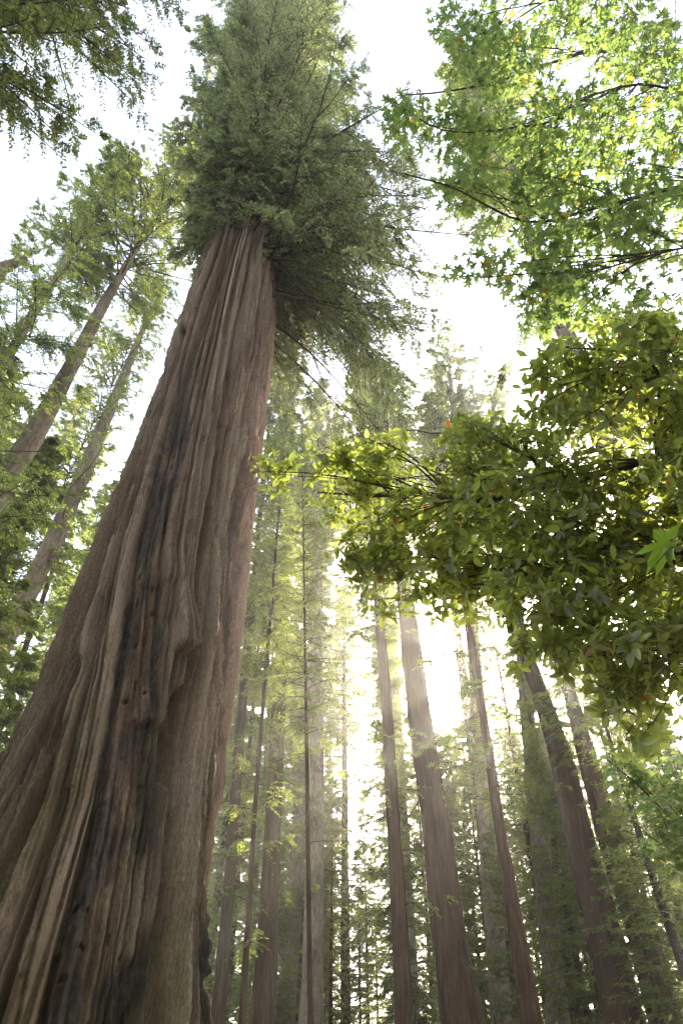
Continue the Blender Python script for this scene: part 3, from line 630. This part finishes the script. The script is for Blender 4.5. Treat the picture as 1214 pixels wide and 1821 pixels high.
def oval_leaves(size, k=7):
    def f(rng, S):
        n = len(S); e = nrm(S[:, -1]-S[:, -2]+UP*.01); ax = nrm(e+UP*.25+rng.normal(0, .25, (n, 3)))
        s = nrm(np.cross(ax, np.array([.3, .9, .2]))); b = np.cross(ax, s)
        ps, ds, ns = [], [], []
        for j in range(k):
            an = 2*math.pi*j/k + rng.uniform(-.35, .35, n); an = an[:, None]
            rad = s*np.cos(an)+b*np.sin(an)
            dr = nrm(rad + ax*rng.uniform(-.15, .75, (n, 1)) - UP*rng.uniform(0, .45, (n, 1)))
            i = 4 if j < 5 else 3
            ps.append(S[:, i]+rng.normal(0, .012, (n, 3))); ds.append(dr); ns.append(nrm(ax+UP*.3+rng.normal(0, .3, (n, 3))))
        p, d, nv = np.concatenate(ps), np.concatenate(ds), np.concatenate(ns)
        keep = rng.random(len(p)) < .88; p, d, nv = p[keep], d[keep], nv[keep]
        nv = nrm(nv - d*np.sum(nv*d, 1, keepdims=True))
        return stamp(*OVAL, p, d, nv, rng.uniform(size[0], size[1], len(p)))
    return f

def broadleaf(name, label, cat, base, limbs, blobs, nn, nt_, leafmat, leaffn, seed, trunk=None, group=None, rn=.011, dmax=.9, gap=2.):
    rng = np.random.default_rng(seed); base = np.array(base, float)
    e = empty(name, label, cat, base, group)
    if trunk is not None:
        P = resample(trunk[0], 24); build('trunk', [(*tubes(P[None], np.linspace(trunk[1], trunk[2], 24)[None], 14), 0)], [M_LIMB], e, loc=base)
    for l, (r0, r1) in limbs:
        P = resample(l, 40); jit = np.cumsum(rng.normal(0, .006, P.shape), 0)*np.linspace(0, 1, 40)[:, None]
        build('limb', [(*tubes((P+jit)[None], np.linspace(r0, r1, 40)[None]*(1+.08*np.sin(np.arange(40)*1.9))[None], 9), 0)], [M_LIMB], e, loc=base)
    w1, w2, lv = leafy(rng, limbs, blobs, nn, nt_, leaffn, rn, dmax=dmax, gap=gap)
    build('twigs', [(*w1, 0), (*w2, 0)], [M_LIMB], e, loc=base)
    build('crown', [(*lv, 0)], [leafmat], e, smooth_mats=(), loc=base)
    return e

# blobs: px, py, distance, half width px, half height px, half depth m, weight
MT = np.array([6.6, 3.3, 0])
broadleaf('maple_tree', 'bigleaf maple with bright green lobed leaves filling the top right corner', 'maple', MT,
    [([MT+[0, 0, 9.5], ray(1330, 135, 14.2), ray(1214, 106, 13.6), ray(1130, 93, 13), ray(1050, 84, 12.3), ray(985, 110, 11.8), ray(900, 140, 11.3), ray(800, 160, 10.8), ray(715, 165, 10.4)], (.055, .008)),
     ([MT+[0, 0, 5.5], ray(1340, 300, 9.6), ray(1214, 328, 9.2), ray(1120, 348, 9.0), ray(1030, 374, 8.8), ray(962, 400, 8.6), ray(900, 385, 8.4), ray(830, 330, 8.2), ray(720, 300, 8)], (.045, .007)),
     ([MT+[0, 0, 7.5], ray(1360, 220, 11.5), ray(1214, 160, 11), ray(1100, 140, 10.6), ray(1000, 215, 10), ray(870, 230, 9.6), ray(770, 235, 9.2), ray(690, 175, 9)], (.03, .006)),
     ([MT+[0, 0, 4.0], ray(1340, 420, 8.6), ray(1214, 440, 8.4), ray(1120, 460, 8.2), ray(1020, 490, 8), ray(920, 480, 7.9), ray(840, 490, 7.8)], (.028, .006)),
     ([MT+[0, 0, 12], ray(1300, 10, 15), ray(1150, -20, 14), ray(1000, -10, 13), ray(850, 20, 12)], (.03, .007))],
    [(1010, 40, 12.5, 210, 90, 1.8, 1), (1160, 130, 12, 120, 120, 2, 1), (880, 130, 11, 120, 90, 1.2, 1), (770, 225, 9.5, 95, 55, .8, .9), (1000, 250, 10, 190, 100, 1.6, 1),
     (940, 390, 8.8, 120, 100, 1.0, 1), (1100, 390, 9.2, 140, 120, 1.3, 1), (855, 485, 7.9, 75, 30, .5, .7), (990, 505, 8.2, 120, 55, .8, 1), (1130, 525, 8.4, 110, 50, .8, 1), (975, 565, 7.9, 70, 30, .4, .8), (1110, 575, 8, 110, 35, .5, .8),
     (700, 180, 9, 45, 30, .5, .6), (690, 300, 8, 35, 25, .4, .5), (835, 50, 11.8, 75, 60, 1, .9), (830, 330, 8.6, 80, 55, .7, .9), (1230, 320, 10, 90, 200, 1.5, .8), (1060, -60, 13, 200, 60, 2, .7), (930, 300, 10.5, 150, 90, 1.2, .8)],
    210, 1850, M_MAPLE, maple_leaves((.05, .102), 4), 31, trunk=([MT, MT+[.1, 0, 6], MT+[-.15, .1, 12.5]], .2, .08), rn=.0075, dmax=.8)

OT = np.array([3.9, 3.1, 0])
broadleaf('broadleaf_evergreen', 'evergreen with glossy oval leaves, some orange, reaching across from the right to a sunlit tip', 'evergreen tree', OT,
    [([OT+[0, 0, 2.4], ray(1330, 830, 5.4), ray(1214, 800, 5.2), ray(1150, 808, 5.1), ray(1080, 838, 5.0), ray(1000, 860, 5.0), ray(920, 878, 5.0), ray(850, 889, 5.0), ray(790, 876, 5.1), ray(735, 880, 5.2), ray(650, 880, 5.3), ray(560, 870, 5.4)], (.052, .008)),
     ([OT+[0, 0, 3.2], ray(1340, 720, 5.3), ray(1230, 690, 5.0), ray(1170, 650, 4.9), ray(1080, 640, 4.8), ray(980, 640, 4.7)], (.03, .007)),
     ([OT+[0, 0, 1.8], ray(1330, 960, 5.0), ray(1214, 985, 4.8), ray(1120, 1010, 4.7), ray(1020, 1030, 4.7), ray(900, 1040, 4.8), ray(790, 1050, 4.9)], (.03, .007)),
     ([OT+[0, 0, 1.5], ray(1330, 1110, 4.7), ray(1214, 1150, 4.5), ray(1150, 1190, 4.4), ray(1080, 1230, 4.3)], (.028, .007)),
     ([ray(1168, 806, 5.1), ray(1165, 740, 5.0), ray(1175, 660, 5.0), ray(1190, 600, 5.0)], (.018, .008)),
     ([ray(1000, 860, 5.0), ray(930, 800, 5.0), ray(870, 770, 5.1), ray(790, 780, 5.2)], (.014, .006))],
    [(530, 835, 5.4, 85, 65, .25, 1.3), (620, 820, 5.4, 110, 50, .25, .9), (660, 900, 5.4, 120, 110, .3, .65), (760, 930, 5.2, 130, 130, .35, .7), (700, 1010, 5.3, 115, 85, .28, .65), (830, 1040, 5.0, 110, 75, .35, .9), (900, 900, 5.0, 150, 150, .9, 1),
     (860, 790, 5.2, 90, 60, .5, .8), (1070, 775, 4.9, 170, 120, .9, 1.5), (1140, 610, 4.9, 110, 75, .7, 1.2), (1010, 660, 4.8, 90, 60, .5, .8), (1080, 930, 4.8, 160, 140, .9, 1), (1180, 900, 4.8, 110, 220, .9, 1), (985, 1040, 4.7, 130, 110, .8, 1),
     (1090, 1130, 4.5, 120, 110, .8, 1), (1180, 1150, 4.5, 90, 130, .8, 1), (1120, 1270, 4.3, 75, 80, .4, .75), (960, 1150, 4.6, 85, 45, .5, .6), (690, 800, 5.4, 60, 45, .4, .7), (1290, 950, 4.8, 90, 300, .9, .7), (1200, 720, 4.9, 90, 110, .8, 1)],
    320, 3100, M_OVAL, oval_leaves((.052, .104), 7), 32, trunk=([OT, OT+[.1, .1, 2.4], OT+[.25, .1, 4.6]], .11, .05), rn=.008, dmax=.5, gap=2.3)

ST = np.array([1.75, 1.35, 0])
broadleaf('maple_sapling', 'single large maple leaf close to the camera at the right edge, over the oval leaves', 'maple sapling', ST,
    [([ST+[0, 0, 2.5], ray(1330, 880, 1.9), ray(1250, 935, 1.8)], (.008, .004))],
    [(1216, 955, 1.75, 8, 6, .03, 1)], 1, 1, M_SAPL, maple_leaves((.075, .10), 4), 35, trunk=([ST, ST+[.02, 0, 1.3], ST+[0, 0, 2.6]], .016, .008), rn=.004, dmax=.2)

VT = np.array([4.9, 8.2, 0])
broadleaf('vine_maple', 'small-leaved maple at the right edge, in front of the rightmost broad trunk', 'maple', VT,
    [([VT+[0, 0, 1.6], ray(1290, 1560, 9.3), ray(1214, 1470, 9.3), ray(1150, 1400, 9.3), ray(1090, 1350, 9.3)], (.03, .006)),
     ([VT+[0, 0, 1.3], ray(1290, 1620, 9.2), ray(1214, 1520, 9.2), ray(1150, 1480, 9.2)], (.02, .006))],
    [(1190, 1400, 9.3, 80, 80, .8, 1), (1130, 1380, 9.4, 60, 60, .6, .8), (1190, 1500, 9.2, 60, 50, .6, .8), (1260, 1450, 9.2, 80, 140, .8, .8), (1070, 1340, 9.5, 30, 25, .4, .5)],
    50, 420, M_MAPLE, maple_leaves((.045, .075), 4), 36, trunk=([VT, VT+[.05, 0, 1.5], VT+[.15, 0, 3.6]], .06, .025), rn=.006, dmax=.6)

# ------------------------------------------------------------------ background conifers and shrubs (shared meshes)
def stem_mesh():
    o, _, _ = trunk_mesh([(np.array([0, 0, .5]), .34), (np.array([0, 0, 22.]), .2)], 45, M_RED, None, (0, 0, 0), 99, sides=24)
    me = o.data; bpy.data.objects.remove(o); return me
STEM = stem_mesh()
def filler(label, group, x, y, H, templ, rot, wide=1.0):
    e = empty('conifer', label, 'conifer', (x, y, 0), group)
    o = bpy.data.objects.new('trunk', STEM); C.objects.link(o); o.parent = e; o.scale = (H/45, H/45, H/45)
    crown_on(e, templ, np.zeros(3), np.array([0, 0, float(H)]), H, rot, wide)
FR = 'sunlit feathery conifer in the hazy backdrop between the trunks right of the giant redwood'
far = []
rf = np.random.default_rng(404)
for px in list(range(385, 590, 50)) + list(range(690, 1330, 60)):
    D = 80 + rf.uniform(-9, 9); far.append(((px-607)/1250*D, D, rf.uniform(34, 40) if px > 690 else rf.uniform(40, 50), 'full%d' % rf.integers(0, 3)))
for px in list(range(405, 580, 60)) + list(range(700, 1300, 95)):
    D = 57 + rf.uniform(-6, 6); far.append(((px-607)/1250*D, D, rf.uniform(20, 27) if px > 690 else rf.uniform(30, 46), 'full%d' % rf.integers(0, 3)))
for k, (x, y, H, t) in enumerate(far):
    filler(FR, 'conifers in the backdrop right of the giant', x, y, H, t, k*1.91+.7, 1.25)
FL = 'backlit conifer in the hazy backdrop left of the giant redwood'
for k, (x, y, H, t) in enumerate([(-10.5, 44, 40, 'full2'), (-7.2, 52, 44, 'full0'), (-5.4, 62, 46, 'full2'), (-12, 60, 46, 'full0'), (-3.6, 78, 44, 'full1'), (7.2, 66, 34, 'full2'), (9.5, 52, 26, 'full0'), (12.6, 49, 38, 'airy1'), (7.6, 34, 30, 'airy1'), (-1.9, 50, 46, 'airy1'), (4.5, 62, 50, 'airy0'), (1.6, 72, 22, 'full1'), (13.4, 46, 31, 'full2'), (10.2, 60, 28, 'full0'), (3.1, 41, 36, 'full1'), (-.6, 47, 20, 'full2'), (.2, 62, 46, 'airy0'), (2.4, 76, 30, 'full2'), (-1.6, 66, 26, 'full2'), (12.5, 64, 34, 'full1'),
        (15.2, 47, 24, 'full2'), (18.5, 58, 32, 'full0'), (14, 54, 26, 'full0'), (1.5, 70, 18, 'full0'), (-1.5, 55, 12, 'full1'), (24, 36, 30, 'full2'), (16.5, 68, 36, 'full2'), (5.8, 74, 40, 'full1'), (-2.6, 62, 30, 'full2'), (6.8, 48, 22, 'full2'), (13.6, 44, 22, 'full0'), (19, 48, 36, 'full2'), (22.5, 52, 40, 'full1'), (26.5, 46, 36, 'full0'), (9.2, 60, 30, 'full2'), (-9.5, 58, 44, 'full2'), (3.6, 84, 26, 'full2'), (-1.2, 90, 30, 'full0'), (.4, 66, 50, 'top0'), (-2.9, 54, 46, 'high1'), (4.4, 66, 46, 'high1'), (-4.8, 49, 30, 'full2'), (7.5, 56, 24, 'full2'), (15.8, 62, 30, 'full2'), (21.5, 44, 38, 'full1'), (25, 56, 44, 'full2'), (28, 66, 44, 'full0'), (17, 36, 20, 'full2'), (8.5, 40, 14, 'full0'), (-3.8, 46, 15, 'full0'), (4.6, 58, 13, 'full2'), (12.5, 33, 13, 'full2')]):
    filler(FR, 'conifers in the backdrop right of the giant', x, y, H, t, k*1.37)
for k, (x, y, H, t) in enumerate([(-19, 27, 34, 'full2'), (-24, 33, 40, 'full0'), (-15.5, 34, 36, 'full2'), (-27, 24, 38, 'full1'), (-21, 44, 44, 'full2'), (-30, 40, 42, 'full0'), (-13.5, 26, 17, 'full1'), (-16.5, 21, 30, 'near0'), (-12.8, 30, 34, 'full2'), (-19, 36, 44, 'full2'), (-10.2, 24, 24, 'near0')]):
    filler(FL, 'conifers in the backdrop left of the giant', x, y, H, t, k*2.1+.4)

for k, (x, y, H, t) in enumerate([(-6, -9, 44, 'full0'), (3, -11, 46, 'full1'), (10, -7, 42, 'full0'), (-13, -5, 44, 'full1'), (-2, -17, 48, 'full0'), (0, -8, 30, 'full1'), (6, -5, 24, 'full0'), (-9, -2.5, 26, 'full1'), (17, -2, 44, 'full1'), (-19, 3, 46, 'full0'), (8, -18, 48, 'full1'), (-11, -15, 46, 'full0'), (20, 8, 42, 'full0'), (-20, 12, 42, 'full1'), (24, 16, 44, 'full1')]):  # unseen trees, added to shade the lower trunks
    filler('tall unseen conifer added round the camera to shade the lower trunks', 'unseen shade conifers round the camera', x, y, H, t, k*1.7+.2, 1.15)

def bush_meshes(seed):
    rng = np.random.default_rng(seed); ns = 16
    az = rng.uniform(0, 6.283, ns); el = rng.uniform(.55, 1.4, ns); L = rng.uniform(1.6, 3.6, ns); t = np.linspace(0, 1, 8)
    d = np.stack([np.cos(az)*np.cos(el), np.sin(az)*np.cos(el), np.sin(el)], -1)
    P = d[:, None]*L[:, None, None]*t[None, :, None]; P[:, :, 2] -= (.35*np.cos(el))[:, None]*t**2*L[:, None]*.5
    stems = tubes(P, np.broadcast_to(np.linspace(.03, .006, 8), (ns, 8)), 5)
    k = 2600; s = rng.integers(0, ns, k); u = rng.uniform(.25, 1, k)*7; i = np.minimum(u.astype(int), 6); f = (u-i)[:, None]
    p = P[s, i]*(1-f)+P[s, i+1]*f + rng.normal(0, .22, (k, 3))
    dr = nrm(rng.normal(0, 1, (k, 3))+d[s]*.5); nv = nrm(UP+rng.normal(0, .6, (k, 3))); nv = nrm(nv-dr*np.sum(nv*dr, 1, keepdims=True))
    lv = stamp(*OVAL, p, dr, nv, rng.uniform(.09, .2, k))
    return tmesh('stems', [(*stems, 0)], [M_LIMB]), tmesh('leaves', [(*lv, 0)], [M_BUSH])
BU = [bush_meshes(5), bush_meshes(6)]
for k, (x, y, s) in enumerate([(.6, 33, 1.3), (-.8, 37, 1.2), (2.2, 40, 1.5), (9.8, 31, 1.25), (11.5, 34, 1.35), (8.0, 36, 1.3), (5.2, 42, 1.4), (14.5, 38, 1.4), (-4.2, 41, 1.4), (17.5, 30, 1.1)]):
    e = empty('shrub', 'light green leafy shrub low between the distant trunks at the bottom of the photo', 'shrub', (x, y, 0), 'shrubs at the bottom')
    for nm, me in zip(('stems', 'leaves'), BU[k % 2]):
        o = bpy.data.objects.new(nm, me); C.objects.link(o); o.parent = e
    e.scale = (s, s, s*1.1); e.rotation_euler = (0, 0, k*1.9)

# ------------------------------------------------------------------ haze
def haze():
    m, t, out = mat('haze'); v = N(t, 'ShaderNodeVolumePrincipled')
    v.inputs['Color'].default_value = (.96, .91, .84, 1); v.inputs['Density'].default_value = HAZE; v.inputs['Anisotropy'].default_value = .80
    t.links.new(v.outputs[0], out.inputs['Volume'])
    x0, x1, y0, y1, z0, z1 = -70, 75, -25, 115, -1.6, 72
    V = np.array([(x, y, z) for x in (x0, x1) for y in (y0, y1) for z in (z0, z1)], float)
    F = np.array([(0, 1, 3, 2), (4, 6, 7, 5), (0, 4, 5, 1), (2, 3, 7, 6), (0, 2, 6, 4), (1, 5, 7, 3)])
    h = build('haze', [(V, F, 0)], [m], smooth_mats=()); h['kind'] = 'stuff'
haze()
